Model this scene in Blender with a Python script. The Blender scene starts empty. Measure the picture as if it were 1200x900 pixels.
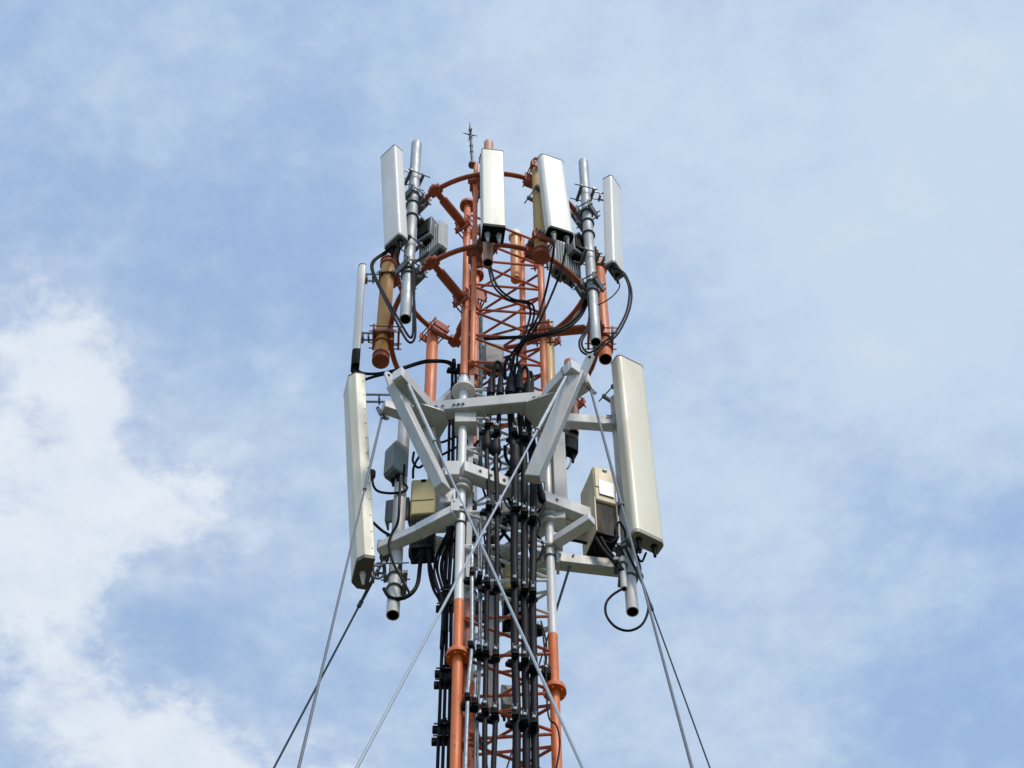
import bpy, math, random
import numpy as np
from mathutils import Vector, Matrix
random.seed(7)
D = bpy.data
scene = bpy.context.scene
COL = scene.collection

# ------------------------------------------------------------------ camera
FPX, PITCH, ROLL = 2919.05, 1.0358, -0.0107      # focal length in px of the 1200 px wide photo
CAM = Vector((0, 0, 1.6))
FW = Vector((0, math.cos(PITCH), math.sin(PITCH)))
R0 = Vector((1, 0, 0)); U0 = Vector((0, -math.sin(PITCH), math.cos(PITCH)))
RT = R0 * math.cos(ROLL) + U0 * math.sin(ROLL)
UP = U0 * math.cos(ROLL) - R0 * math.sin(ROLL)
cd = D.cameras.new('camera'); cam = D.objects.new('camera', cd); COL.objects.link(cam)
cd.sensor_width = 36; cd.lens = FPX / 1200 * 36; cd.clip_start = .1; cd.clip_end = 5000
cam.matrix_world = Matrix(((RT.x, UP.x, -FW.x, CAM.x), (RT.y, UP.y, -FW.y, CAM.y), (RT.z, UP.z, -FW.z, CAM.z), (0, 0, 0, 1)))
scene.camera = cam
vs = scene.view_settings
scene.display_settings.display_device = 'sRGB'
vs.view_transform = 'Standard'; vs.look = 'None'; vs.gamma = 1; vs.use_curve_mapping = False
vs.exposure = 0.35

def ray(x, y): return FW + RT * ((x - 600) / FPX) - UP * ((y - 450) / FPX)
def atY(x, y, Y): r = ray(x, y); return CAM + r * (Y / r.y)
def atZ(x, y, Z): r = ray(x, y); return CAM + r * ((Z - CAM.z) / r.z)
def pix(p):
    d = Vector(p) - CAM; w = d.dot(FW)
    return 600 + FPX * d.dot(RT) / w, 450 - FPX * d.dot(UP) / w

# ------------------------------------------------------------------ sun and sky
SUN_EL, SUN_AZ = math.radians(57), math.radians(150)     # azimuth from +Y towards +X
sd = D.lights.new('sun', 'SUN'); sun = D.objects.new('sun', sd); COL.objects.link(sun)
sd.energy = 2.1; sd.angle = math.radians(10); sd.color = (1, .91, .79)
to_sun = Vector((math.sin(SUN_AZ) * math.cos(SUN_EL), math.cos(SUN_AZ) * math.cos(SUN_EL), math.sin(SUN_EL)))
sun.rotation_euler = to_sun.to_track_quat('Z', 'Y').to_euler()
sun.location = (0, 0, 40)

W = D.worlds.new('World'); scene.world = W; W.use_nodes = True
nt = W.node_tree; nt.nodes.clear(); NN = nt.nodes.new; LK = nt.links.new
def setin(n, i, v):
    if isinstance(v, bpy.types.NodeSocket): LK(v, n.inputs[i])
    else: n.inputs[i].default_value = v
def M(op, a, b=0.0, c=None, clamp=False):
    n = NN('ShaderNodeMath'); n.operation = op; n.use_clamp = clamp
    setin(n, 0, a); setin(n, 1, b)
    if c is not None: setin(n, 2, c)
    return n.outputs[0]
def smooth(v, a, b, lo=0., hi=1.):
    n = NN('ShaderNodeMapRange'); n.interpolation_type = 'SMOOTHSTEP'
    setin(n, 'Value', v); setin(n, 'From Min', a); setin(n, 'From Max', b); setin(n, 'To Min', lo); setin(n, 'To Max', hi)
    return n.outputs[0]
sky = NN('ShaderNodeTexSky'); sky.sky_type = 'NISHITA'; sky.sun_disc = False
sky.sun_elevation = SUN_EL; sky.sun_rotation = SUN_AZ; sky.air_density = 1.0; sky.dust_density = 1.0; sky.ozone_density = 1.0
tc = NN('ShaderNodeTexCoord'); sp = NN('ShaderNodeSeparateXYZ'); LK(tc.outputs['Generated'], sp.inputs[0])
zz = M('MAXIMUM', sp.outputs[2], .06)
u_, v_ = M('DIVIDE', sp.outputs[0], zz), M('DIVIDE', sp.outputs[1], zz)      # coordinates on a flat cloud layer
cb = NN('ShaderNodeCombineXYZ'); LK(u_, cb.inputs[0]); LK(v_, cb.inputs[1])
def noise(scale, detail, rough, off=(0, 0, 0), dist=0.0, vec=None, stretch=(1, 1, 1), rot=0):
    mp = NN('ShaderNodeMapping'); LK(vec or cb.outputs[0], mp.inputs[0])
    mp.inputs['Location'].default_value = off; mp.inputs['Scale'].default_value = stretch; mp.inputs['Rotation'].default_value = (0, 0, rot)
    n = NN('ShaderNodeTexNoise'); LK(mp.outputs[0], n.inputs['Vector'])
    n.inputs['Scale'].default_value = scale; n.inputs['Detail'].default_value = detail
    n.inputs['Roughness'].default_value = rough; n.inputs['Distortion'].default_value = dist
    return n
wn = noise(11, 5, .6, (3.1, 1.7, .3))
vm = NN('ShaderNodeVectorMath'); vm.operation = 'MULTIPLY_ADD'
LK(wn.outputs['Color'], vm.inputs[0]); vm.inputs[1].default_value = (.075, .075, 0); 
vo = NN('ShaderNodeVectorMath'); vo.operation = 'SUBTRACT'; LK(cb.outputs[0], vo.inputs[0]); vo.inputs[1].default_value = (.037, .037, 0)
LK(vo.outputs[0], vm.inputs[2]); WARP = vm.outputs[0]
def blobs(lst):
    tot = None
    for px, py, r, wgt in lst:
        d = ray(px, py); c = Vector((d.x / d.z, d.y / d.z, 0))
        n = NN('ShaderNodeVectorMath'); n.operation = 'DISTANCE'; LK(WARP, n.inputs[0]); n.inputs[1].default_value = c
        s = smooth(n.outputs['Value'], 0, r / 2330, wgt, 0)
        tot = s if tot is None else M('ADD', tot, s)
    return tot
fine = noise(16, 9, .62, (7, 2, 0), .15, stretch=(1, 1.25, 1), rot=.5).outputs['Fac']
broad = noise(5.5, 6, .55, (1.3, 4.4, 0), .2, stretch=(1, 1.3, 1), rot=.4).outputs['Fac']
mid = noise(34, 7, .6, (5, 1, 0), .2, stretch=(1, 1.15, 1), rot=.7).outputs['Fac']
tiny = noise(60, 6, .6, (2, 9, 0), .1).outputs['Fac']
holes = blobs([(150, 705, 140, .5), (50, 520, 90, .35), (215, 755, 120, .6), (150, 640, 80, .25), (20, 610, 70, .25), (330, 800, 110, .35), (250, 420, 100, .3), (170, 520, 60, .2)])
heap = blobs([(230, 660, 150, .35), (290, 560, 120, .3), (30, 410, 215, 1.0), (100, 540, 190, .9), (205, 600, 150, .8), (10, 700, 230, 1.1), (110, 870, 220, 1.1), (300, 920, 180, 1.0), (430, 925, 120, .9), (200, 890, 150, .5), (40, 600, 240, .6), (110, 690, 160, .3), (120, 400, 110, .5)])
veil = blobs([(640, 40, 280, .4), (1000, 130, 340, .5), (1180, 260, 260, .55), (1190, 60, 200, .4), (1010, 400, 290, .48), (1130, 450, 200, .3), (780, 560, 220, .35), (900, 640, 200, .35), (330, 500, 150, .15), (870, 860, 190, .3), (120, 130, 150, .16), (1085, 700, 110, .3), (640, 800, 220, .2), (700, 250, 200, .15)])
blue = blobs([(300, 250, 260, .32), (20, 60, 170, .25), (60, 250, 140, .28), (200, 770, 110, .4), (1130, 830, 230, .5), (1020, 640, 110, .2), (480, 420, 200, .2), (900, 500, 90, .15), (1190, 610, 120, .25), (480, 760, 150, .15)])
fz = M('SUBTRACT', fine, .5); bz = M('SUBTRACT', broad, .5); tz = M('SUBTRACT', tiny, .5); mz = M('SUBTRACT', mid, .5)
den = M('ADD', M('MULTIPLY_ADD', fz, .85, M('MULTIPLY_ADD', bz, .6, M('ADD', M('MULTIPLY', mz, 1.25), M('MULTIPLY', tz, .6)))), .40)
den = M('ADD', den, M('SUBTRACT', veil, blue))
den = smooth(den, -.24, 1.2, .38, .94)
hd = smooth(M('ADD', M('ADD', M('MULTIPLY', fz, 1.2), M('ADD', M('MULTIPLY', mz, 1.4), M('MULTIPLY', tz, .5))), M('SUBTRACT', M('MULTIPLY', heap, 1.0), holes)), .0, 1.4, 0, 1)
den = M('MAXIMUM', den, M('MULTIPLY', hd, M('MULTIPLY_ADD', mz, .5, .93)))
shade = M('ADD', M('MULTIPLY', fz, -1.1), M('ADD', M('MULTIPLY', mz, -.8), M('MULTIPLY', bz, .5)))
cr = NN('ShaderNodeMix'); cr.data_type = 'RGBA'
cr.inputs[6].default_value = (3.1, 3.72, 4.45, 1); cr.inputs[7].default_value = (4.2, 4.48, 4.85, 1)
LK(smooth(M('ADD', M('MULTIPLY', hd, .8), shade), -.15, 1.0), cr.inputs[0])
bl = NN('ShaderNodeMix'); bl.data_type = 'RGBA'; bl.blend_type = 'MULTIPLY'; bl.inputs[0].default_value = 1
LK(sky.outputs[0], bl.inputs[6]); bl.inputs[7].default_value = (.86, 1.17, 1.34, 1)
mx = NN('ShaderNodeMix'); mx.data_type = 'RGBA'
LK(den, mx.inputs[0]); LK(bl.outputs[2], mx.inputs[6]); LK(cr.outputs[2], mx.inputs[7])
bg = NN('ShaderNodeBackground'); LK(mx.outputs[2], bg.inputs[0]); bg.inputs[1].default_value = .15
wo = NN('ShaderNodeOutputWorld'); LK(bg.outputs[0], wo.inputs[0])

# ------------------------------------------------------------------ materials
def mat(name, c, c2=None, rough=.55, metal=0., scale=9., amt=.5, rust=None, rust_amt=.0, bump=.15, spec=.4, streak=True):
    m = D.materials.new(name); m.use_nodes = True; t = m.node_tree; nn = t.nodes.new; lk = t.links.new
    b = t.nodes['Principled BSDF']; b.inputs['Roughness'].default_value = rough; b.inputs['Metallic'].default_value = metal
    b.inputs['Specular IOR Level'].default_value = spec
    tx = nn('ShaderNodeTexCoord'); mp = nn('ShaderNodeMapping'); lk(tx.outputs['Object'], mp.inputs[0])
    mp.inputs['Scale'].default_value = (1, 1, .22 if streak else 1)
    n = nn('ShaderNodeTexNoise'); lk(mp.outputs[0], n.inputs['Vector']); n.inputs['Scale'].default_value = scale; n.inputs['Detail'].default_value = 6; n.inputs['Roughness'].default_value = .65
    rp = nn('ShaderNodeMapRange'); lk(n.outputs['Fac'], rp.inputs[0]); rp.inputs[1].default_value = .38; rp.inputs[2].default_value = .68; rp.inputs[4].default_value = amt
    mixn = nn('ShaderNodeMix'); mixn.data_type = 'RGBA'; lk(rp.outputs[0], mixn.inputs[0])
    mixn.inputs[6].default_value = (*c, 1); mixn.inputs[7].default_value = (*(c2 or [v * .72 for v in c]), 1)
    out = mixn.outputs[2]
    if rust:
        n2 = nn('ShaderNodeTexNoise'); lk(tx.outputs['Object'], n2.inputs['Vector']); n2.inputs['Scale'].default_value = 22; n2.inputs['Detail'].default_value = 8; n2.inputs['Roughness'].default_value = .7
        r2 = nn('ShaderNodeMapRange'); lk(n2.outputs['Fac'], r2.inputs[0]); r2.inputs[1].default_value = .66 - rust_amt * .3; r2.inputs[2].default_value = .76 - rust_amt * .2
        m2 = nn('ShaderNodeMix'); m2.data_type = 'RGBA'; lk(r2.outputs[0], m2.inputs[0]); lk(out, m2.inputs[6]); m2.inputs[7].default_value = (*rust, 1); out = m2.outputs[2]
    lk(out, b.inputs['Base Color'])
    rr_ = nn('ShaderNodeMapRange'); lk(n.outputs['Fac'], rr_.inputs[0]); rr_.inputs[1].default_value = .3; rr_.inputs[2].default_value = .7
    rr_.inputs[3].default_value = max(.05, rough - .1); rr_.inputs[4].default_value = min(1, rough + .15); lk(rr_.outputs[0], b.inputs['Roughness'])
    if bump:
        n3 = nn('ShaderNodeTexNoise'); lk(tx.outputs['Object'], n3.inputs['Vector']); n3.inputs['Scale'].default_value = 55; n3.inputs['Detail'].default_value = 4
        bp = nn('ShaderNodeBump'); bp.inputs['Strength'].default_value = bump; bp.inputs['Distance'].default_value = .004
        lk(n3.outputs['Fac'], bp.inputs['Height']); lk(bp.outputs[0], b.inputs['Normal'])
    return m
RUST = (.16, .055, .025)
MT = dict(
    orange=mat('orange paint', (.78, .185, .042), (.62, .125, .03), .55, rust=RUST, rust_amt=.25),
    faded=mat('faded red paint', (.78, .215, .075), (.60, .125, .04), .55, rust=RUST, rust_amt=.28),
    rodred=mat('dimmed red rod paint', (.58, .125, .045), (.42, .085, .032), .55, rust=RUST, rust_amt=.2),  # rust tone, with the low ambient light on the rods put into the colour
    rustred=mat('rust red paint', (.42, .098, .042), (.23, .055, .028), .6, rust=RUST, rust_amt=.35),  # rusty red steel; on the climbing rail it also stands for shade
    white=mat('white paint', (.79, .765, .76), (.62, .585, .57), .45, rust=(.33, .24, .17), rust_amt=.02, amt=.6),
    grey_paint=mat('pale grey paint', (.60, .58, .57), (.46, .43, .41), .5, rust=(.28, .19, .12), rust_amt=.12, amt=.7),  # pale grey steel; on the white braces and the rail it stands for shade
    galv=mat('galvanised steel', (.46, .48, .50), (.27, .29, .31), .55, .2, scale=14, amt=.8, rust=(.2, .14, .1), rust_amt=.02),
    bright=mat('bright zinc', (.62, .65, .68), (.5, .52, .55), .35, .5),
    darkgalv=mat('weathered steel', (.16, .17, .19), (.09, .095, .105), .5, .3, rust=RUST, rust_amt=.03),
    wire=mat('steel strand', (.30, .34, .38), (.20, .225, .25), .5, .35, scale=40, streak=False),
    wire_far=mat('weathered strand', (.11, .125, .15), (.07, .08, .095), .55, .3, scale=40, streak=False),
    radome=mat('white radome', (.82, .785, .75), (.66, .62, .565), .42, scale=7, bump=.03, amt=.6),
    cream=mat('cream radome', (.77, .70, .565), (.65, .575, .44), .45, scale=7, bump=.03, amt=.7, rust=(.45, .38, .26), rust_amt=-.04),
    ivory=mat('ivory radome', (.79, .745, .64), (.68, .635, .53), .42, scale=7, bump=.03, amt=.7),
    endbrown=mat('brown end cap', (.14, .11, .09), (.09, .075, .06), .6),
    endgrey=mat('grey end cap', (.32, .30, .25), (.24, .22, .18), .55),
    dark=mat('black plastic', (.006, .006, .007), (.012, .012, .012), .6, bump=.05, spec=.1),
    seam=mat('dark seam', (.06, .065, .07), None, .6),
    rubber=mat('black cable sheath', (.007, .007, .010), (.013, .0125, .017), .6, scale=5, bump=.04, spec=.1),
    feeder=mat('feeder sheath', (.008, .0075, .011), (.016, .0145, .020), .58, scale=4, bump=.04, spec=.1),
    ltcable=mat('grey jumper cable', (.33, .35, .37), None, .5),
    tan=mat('tan cabinet paint', (.63, .50, .25), (.50, .38, .17), .5, rust=(.2, .15, .09), rust_amt=-.03),
    beige=mat('beige cabinet paint', (.64, .53, .34), (.50, .41, .25), .5, rust=(.2, .15, .09), rust_amt=-.03),
    ochre=mat('ochre primer', (.66, .32, .075), (.52, .20, .045), .55, rust=RUST, rust_amt=.14),
    ochre2=mat('orange primer', (.66, .28, .08), (.58, .2, .05), .5, rust=RUST, rust_amt=.1),
    yellowpole=mat('weathered yellow primer', (.62, .42, .16), (.50, .28, .09), .55, rust=RUST, rust_amt=.05),
    pink=mat('faded salmon primer', (.60, .29, .21), (.50, .22, .15), .55),
    unit=mat('radio unit grey', (.52, .54, .55), (.43, .45, .46), .45),
    unitmid=mat('weathered box grey', (.27, .29, .30), (.2, .215, .22), .5),
    unitdark=mat('radio unit dark grey', (.20, .21, .225), (.15, .16, .17), .5),
    green=mat('green conduit', (.09, .19, .17), (.06, .13, .12), .55),
    label=mat('white sticker', (.78, .80, .83), (.66, .69, .73), .4, bump=0),
    grass=mat('grass ground', (.05, .07, .028), (.10, .085, .05), .9, scale=.6, amt=.9, streak=False),
    concrete=mat('concrete', (.36, .35, .33), (.28, .27, .25), .85, scale=4, streak=False),
    hole=mat('dark bore', (.012, .012, .013), None, .9, bump=0),
)

# ------------------------------------------------------------------ mesh helpers
class MB:
    def __init__(s): s.v = []; s.f = []; s.m = []; s.sm = []
    def add(s, vs_, fs, mi=0, smooth_=True):
        o = len(s.v); s.v += [Vector(p) for p in vs_]
        for f in fs: s.f.append([i + o for i in f]); s.m.append(mi); s.sm.append(smooth_)
        return s
    def box(s, c, size, X=None, Z=None, mi=0):
        X = Vector(X or (1, 0, 0)).normalized(); Z = Vector(Z or (0, 0, 1)).normalized(); Y = Z.cross(X).normalized(); X = Y.cross(Z)
        c = Vector(c); a, b, d = [k / 2 for k in size]
        vs_ = [c + X * (a * i) + Y * (b * j) + Z * (d * k) for i in (-1, 1) for j in (-1, 1) for k in (-1, 1)]
        return s.add(vs_, [(0, 1, 3, 2), (4, 6, 7, 5), (0, 4, 5, 1), (2, 3, 7, 6), (0, 2, 6, 4), (1, 5, 7, 3)], mi, False)
    def beam(s, p, q, w, h, up=(0, 0, 1), mi=0):
        p, q = Vector(p), Vector(q); X = (q - p); L = X.length; X.normalize(); upv = Vector(up)
        Y = upv.cross(X)
        if Y.length < 1e-4: Y = Vector((0, 1, 0)).cross(X)
        Y.normalize(); Z = X.cross(Y)
        return s.box((p + q) / 2, (L, w, h), X, Z, mi)
    def tube(s, pts, r, n=10, mi=0, caps=True, closed=False):
        pts = [Vector(p) for p in pts]; k = len(pts); rs = r if isinstance(r, (list, tuple)) else [r] * k
        T = []
        for i in range(k):
            a = pts[(i - 1) % k] if (closed or i > 0) else pts[i]; b = pts[(i + 1) % k] if (closed or i < k - 1) else pts[i]
            d = b - a; T.append(d.normalized() if d.length > 1e-9 else Vector((0, 0, 1)))
        N = T[0].orthogonal().normalized(); vs_ = []; fs = []
        for i in range(k):
            if i: N = (T[i - 1].rotation_difference(T[i])) @ N
            N = (N - T[i] * N.dot(T[i])).normalized(); Bn = T[i].cross(N)
            vs_ += [pts[i] + (N * math.cos(2 * math.pi * j / n) + Bn * math.sin(2 * math.pi * j / n)) * rs[i] for j in range(n)]
        for i in range(k if closed else k - 1):
            a, b = i * n, ((i + 1) % k) * n
            fs += [(a + j, a + (j + 1) % n, b + (j + 1) % n, b + j) for j in range(n)]
        if caps and not closed: fs += [tuple(range(n - 1, -1, -1)), tuple(range((k - 1) * n, k * n))]
        return s.add(vs_, fs, mi)
    def lathe(s, p, axis, prof, n=16, mi=0):          # prof: (distance along the axis, radius); first and last closed
        p = Vector(p); Zx = Vector(axis).normalized(); X = Zx.orthogonal().normalized(); Y = Zx.cross(X); vs_ = []; fs = []
        for h, r in prof: vs_ += [p + Zx * h + (X * math.cos(2 * math.pi * j / n) + Y * math.sin(2 * math.pi * j / n)) * r for j in range(n)]
        for i in range(len(prof) - 1): fs += [(i * n + j, i * n + (j + 1) % n, (i + 1) * n + (j + 1) % n, (i + 1) * n + j) for j in range(n)]
        fs += [tuple(range(n - 1, -1, -1)), tuple(range((len(prof) - 1) * n, len(prof) * n))]
        return s.add(vs_, fs, mi)
    def pipe(s, p, q, r, wall=.006, n=18, mi=0, inner=None):   # an open-ended pipe with a bore at its bottom end
        p, q = Vector(p), Vector(q); d = (q - p).normalized(); L = (q - p).length
        prof = [(.30 if L > .4 else L * .5, r - wall), (0, r - wall), (0, r), (L, r)]
        k = len(s.f); s.lathe(p, d, prof, n, mi)
        if inner is not None:
            for i in range(k, k + n): s.m[i] = inner
            s.m[k + 3 * n] = inner
        return s
    def torus(s, c, axis, R, r, n=20, m=6, mi=0):
        c = Vector(c); Zx = Vector(axis).normalized(); X = Zx.orthogonal().normalized(); Y = Zx.cross(X)
        return s.tube([c + (X * math.cos(2 * math.pi * i / n) + Y * math.sin(2 * math.pi * i / n)) * R for i in range(n)], r, m, mi, closed=True)
    def prism(s, outline, p, X, Y, Z, depth, mi=0, smooth_=True):   # outline in the X,Y plane, extruded along Z
        p, X, Y, Z = Vector(p), Vector(X), Vector(Y), Vector(Z); n = len(outline)
        vs_ = [p + X * a + Y * b for a, b in outline] + [p + X * a + Y * b + Z * depth for a, b in outline]
        fs = [(i, (i + 1) % n, n + (i + 1) % n, n + i) for i in range(n)] + [tuple(range(n - 1, -1, -1)), tuple(range(n, 2 * n))]
        return s.add(vs_, fs, mi, smooth_)
    def build(s, name, mats, parent=None, bevel=0, local=False):
        me = D.meshes.new(name); inv = None
        if parent is not None and not local: inv = parent_matrix(parent).inverted()
        me.from_pydata([(inv @ v if inv else v) for v in s.v], [], s.f)
        for m in (mats if isinstance(mats, (list, tuple)) else [mats]): me.materials.append(MT[m])
        for p, mi, sm in zip(me.polygons, s.m, s.sm): p.material_index = mi; p.use_smooth = True
        import bmesh
        bm = bmesh.new(); bm.from_mesh(me); bmesh.ops.recalc_face_normals(bm, faces=bm.faces); bm.to_mesh(me); bm.free()
        me.set_sharp_from_angle(angle=math.radians(38))
        o = D.objects.new(name, me); COL.objects.link(o)
        if parent is not None: o.parent = parent
        if bevel:
            b = o.modifiers.new('bevel', 'BEVEL'); b.width = bevel; b.segments = 2; b.limit_method = 'ANGLE'; b.angle_limit = math.radians(40); b.harden_normals = False
        return o
PM = {}
def parent_matrix(o):
    while o is not None:
        if o.name in PM: return PM[o.name]
        o = o.parent
    return Matrix.Identity(4)
def thing(name, label, cat, loc=(0, 0, 0), mtx=None, group=None):
    o = D.objects.new(name, None); COL.objects.link(o); o.empty_display_size = .1
    m = mtx or Matrix.Translation(Vector(loc)); o.matrix_world = m; PM[o.name] = m.copy()
    o['label'] = label; o['category'] = cat
    if group: o['group'] = group
    return o
def tag(o, label, cat, group=None):
    o['label'] = label; o['category'] = cat
    if group: o['group'] = group
    return o
def structure(o): o['kind'] = 'structure'; return o
def spline(pts, seg=7):                                # Catmull-Rom through the points
    P = [Vector(p) for p in pts]; P = [P[0] * 2 - P[1]] + P + [P[-1] * 2 - P[-2]]; out = []
    for i in range(1, len(P) - 2):
        a, b, c, d = P[i - 1:i + 3]
        for k in range(seg):
            t = k / seg; out.append(.5 * ((2 * b) + (c - a) * t + (2 * a - 5 * b + 4 * c - d) * t * t + (3 * b - a - 3 * c + d) * t ** 3))
    return out + [P[-2]]
def rrect(w, d, r, n=4, front_only=False):             # rounded rectangle, front at -d/2
    o = []
    for cx, cy, a0 in ((w / 2, -d / 2, -90), (w / 2, d / 2, 0), (-w / 2, d / 2, 90), (-w / 2, -d / 2, 180)):
        rr = r if (cy < 0 or not front_only) else min(r, .012)
        for k in range(n + 1):
            a = math.radians(a0 + 90 * k / n); o.append((cx - math.copysign(rr, cx) + rr * math.cos(a), cy - math.copysign(rr, cy) + rr * math.sin(a)))
    return o

# ------------------------------------------------------------------ setting out
S = .8
FL = Vector((-.42934, 11.28278)) * S; FR = Vector((.29729, 11.61747)) * S; BK = Vector((-.35587, 12.0794)) * S
AX = Vector((-.1626, 11.6599)) * S
zL1, zL0, zb1, zb2, zr1, zr2 = [v * S + 1.6 for v in (15.0286, 22.5727, 19.165, 15.7386, 22.0606, 20.5456)]
RR = .987 * S
LEGS = [FL, FR, BK]
def v3(p, z): return Vector((p[0], p[1], z))
Z1 = 16.42                                             # upper stabiliser frame
Z2 = atY(541, 562, FL.y).z                             # lower frame
Z3 = atY(538, 605, FL.y).z                             # arms under it
def legpt(i, py, off=0):                               # height on a leg seen at photo row py
    return atY(600, py, LEGS[i].y).z

# ------------------------------------------------------------------ ground
g = MB(); g.box((0, 0, -.25), (4000, 4000, .5)); structure(g.build('ground', 'grass'))
pd = MB(); pd.box((AX.x, AX.y, .2), (2.2, 2.2, .39)); o = pd.build('mast_foundation', 'concrete', bevel=.02); tag(o, 'square concrete foundation block under the foot of the mast', 'foundation')

# ------------------------------------------------------------------ lattice mast
mast = thing('lattice_mast', 'tall three-legged lattice mast painted in orange and white bands', 'mast', (AX.x, AX.y, .395))
def band(z): return 0 if z > zb1 else (1 if z > zb2 else 2)
BM = ['faded', 'white', 'orange']
for i, L in enumerate(LEGS):
    m = MB()
    zt = zL0 if i != 2 else zL0 - .01
    for a, b, r, mi in ((.40, zb2, .0315, 2), (zb2, zb1, .030, 1), (zb1, zt, .0275, 0)):
        m.lathe(v3(L, a), (0, 0, 1), [(0, r), (b - a, r)], 18, mi)
    leg = m.build('leg', BM, mast)
    for zf, r, mi in ((zL0, .064, 'rustred'), (zL1, .073, 'orange'), (zL1 - 6.2, .073, 'orange')):
        f = MB(); f.lathe(v3(L, zf - .012), (0, 0, 1), [(0, .034), (.0, r), (.018, r), (.018, .034)], 20)
        f.lathe(v3(L, zf + .010), (0, 0, 1), [(0, .034), (0, r - .002), (.018, r - .002), (.018, .034)], 20)
        for k in range(6):
            a = k * math.pi / 3 + .3; f.tube([v3(L, zf - .035) + Vector((math.cos(a), math.sin(a), 0)) * (r - .016), v3(L, zf + .05) + Vector((math.cos(a), math.sin(a), 0)) * (r - .016)], .006, 6)
        f.build('flange', mi, leg)
    f = MB(); zf = zb1 - .02; f.lathe(v3(L, zf - .19), (0, 0, 1), [(0, .085), (.012, .085), (.06, .05), (.10, .042), (.165, .040), (.17, .03)], 22); f.build('flange', 'white', leg)
    f = MB(); f.torus(v3(L, zf + .005), (0, 0, 1), .041, .005, 20, 6); f.build('band_clamp', 'darkgalv', leg)
    for zf in ((Z2 - .13,) if i < 2 else ()):
        f = MB(); f.lathe(v3(L, zf - .02), (0, 0, 1), [(0, .047), (0, .062), (.02, .062), (.024, .052), (.045, .052), (.05, .068), (.085, .068), (.085, .03)], 22); f.build('flange', 'grey_paint', leg)
    f = MB(); f.torus(v3(L, Z3 + .015), (0, 0, 1), .034, .007, 20, 6); f.build('band_clamp', 'darkgalv', leg); f = MB(); f.torus(v3(L, Z3 - .10), (0, 0, 1), .034, .007, 20, 6); f.build('band_clamp', 'darkgalv', leg)
# bracing rods: a level bar and a rising bar in every bay of every face
z0, dz = 18.735, .393
low = MB()
for k in range(-45, 3):
    z = z0 + dz * k
    if z < .6: continue
    for a, b in ((0, 1), (1, 2), (2, 0)):
        A, B = LEGS[a], LEGS[b]; d = (B - A).normalized() * .025; zo = .0 if a == 0 else (-.13 if a == 1 else -.26)
        p, q = v3(A + d, z + zo), v3(B - d, z + zo); q2 = v3(B - d, z + zo + dz - .03)
        if z + dz + .5 > zL0: q2 = None
        if z < 11.9:
            low.tube([p, q], .011, 6); low.tube([p, q2], .011, 6); continue
        mi = BM[band(z + zo + .05)]
        if mi == 'faded': mi = 'rustred' if (a != 0 and k % 2) else 'rodred'
        elif mi == 'orange': mi = 'rodred'
        # level bar ends hooked into the diagonal, like a bent rod
        m = MB(); m.tube([p, q], .0108, 8); m.build('cross_bar', mi, mast)
        if q2 is not None:
            m = MB(); bend = p.lerp(q2, .04) + Vector((0, 0, .012)); m.tube([p + Vector((0, 0, .016)), bend, q2], .0108, 8); m.build('diagonal_bar', mi, mast)
o = low.build('lattice', 'orange', mast); o['kind'] = 'stuff'
# climbing rail beside the near leg, its shade put into darker band colours
m = MB(); rl = FL + Vector((.055, .07))
for a, b, mi in ((.8, zb2 + .1, 2), (zb2 + .1, zb1 + .1, 1), (zb1 + .1, zL0 - .6, 0)): m.box(v3(rl, (a + b) / 2), (.035, .05, b - a), mi=mi)
m.build('climbing_rail', ['rustred', 'grey_paint', 'rustred'], mast)

# ------------------------------------------------------------------ antenna rings
def ring(z, name, label, arms):
    t = thing('antenna_ring', label, 'ring frame', (AX.x, AX.y, z), group='round pipe frames round the mast top')
    m = MB(); m.tube([v3(AX, z) + Vector((math.cos(a), math.sin(a), 0)) * RR for a in np.linspace(0, 2 * math.pi, 72, endpoint=False)], .0205, 12, closed=True); m.build('hoop', 'rustred', t)
    for i in arms:
        d = (LEGS[i] - AX).normalized(); d3 = Vector((d.x, d.y, 0)); p = v3(LEGS[i], z - .0) + d3 * .05; q = v3(AX, z) + d3 * (RR - .1)
        m = MB(); m.tube([p, q], .037, 14); m.tube([q - d3 * .01, v3(AX, z) + d3 * (RR + .05)], .026, 12); arm = m.build('arm', 'rustred', t)
        m = MB(); s_ = d3.cross(Vector((0, 0, 1)))
        for sgn in (.05, -.05): m.box(v3(LEGS[i], z) + d3 * sgn, (.014, .15, .15), d3)
        for sy in (-.06, .06): m.tube([v3(LEGS[i], z + .05) + d3 * .085 + s_ * sy, v3(LEGS[i], z + .05) - d3 * .085 + s_ * sy], .007, 6); m.tube([v3(LEGS[i], z - .05) + d3 * .085 + s_ * sy, v3(LEGS[i], z - .05) - d3 * .085 + s_ * sy], .007, 6)
        m.build('clamp_plate', 'rustred', arm, bevel=.003)
        m = MB(); c = v3(AX, z) + d3 * RR; m.box(c + Vector((0, 0, .0)), (.07, .10, .055), d3)
        for sy in (-.036, .036): m.tube([c + s_ * sy + Vector((0, 0, -.05)), c + s_ * sy + Vector((0, 0, .06))], .007, 6)
        m.build('clamp', 'rustred', arm, bevel=.006)
    return t
ring(zr1, 'up', 'upper rust-red pipe hoop round the mast top, held by short arms', (0, 1, 2))
ring(zr2, 'low', 'lower rust-red pipe hoop round the mast, above the white beams', (0, 1, 2))

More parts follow.
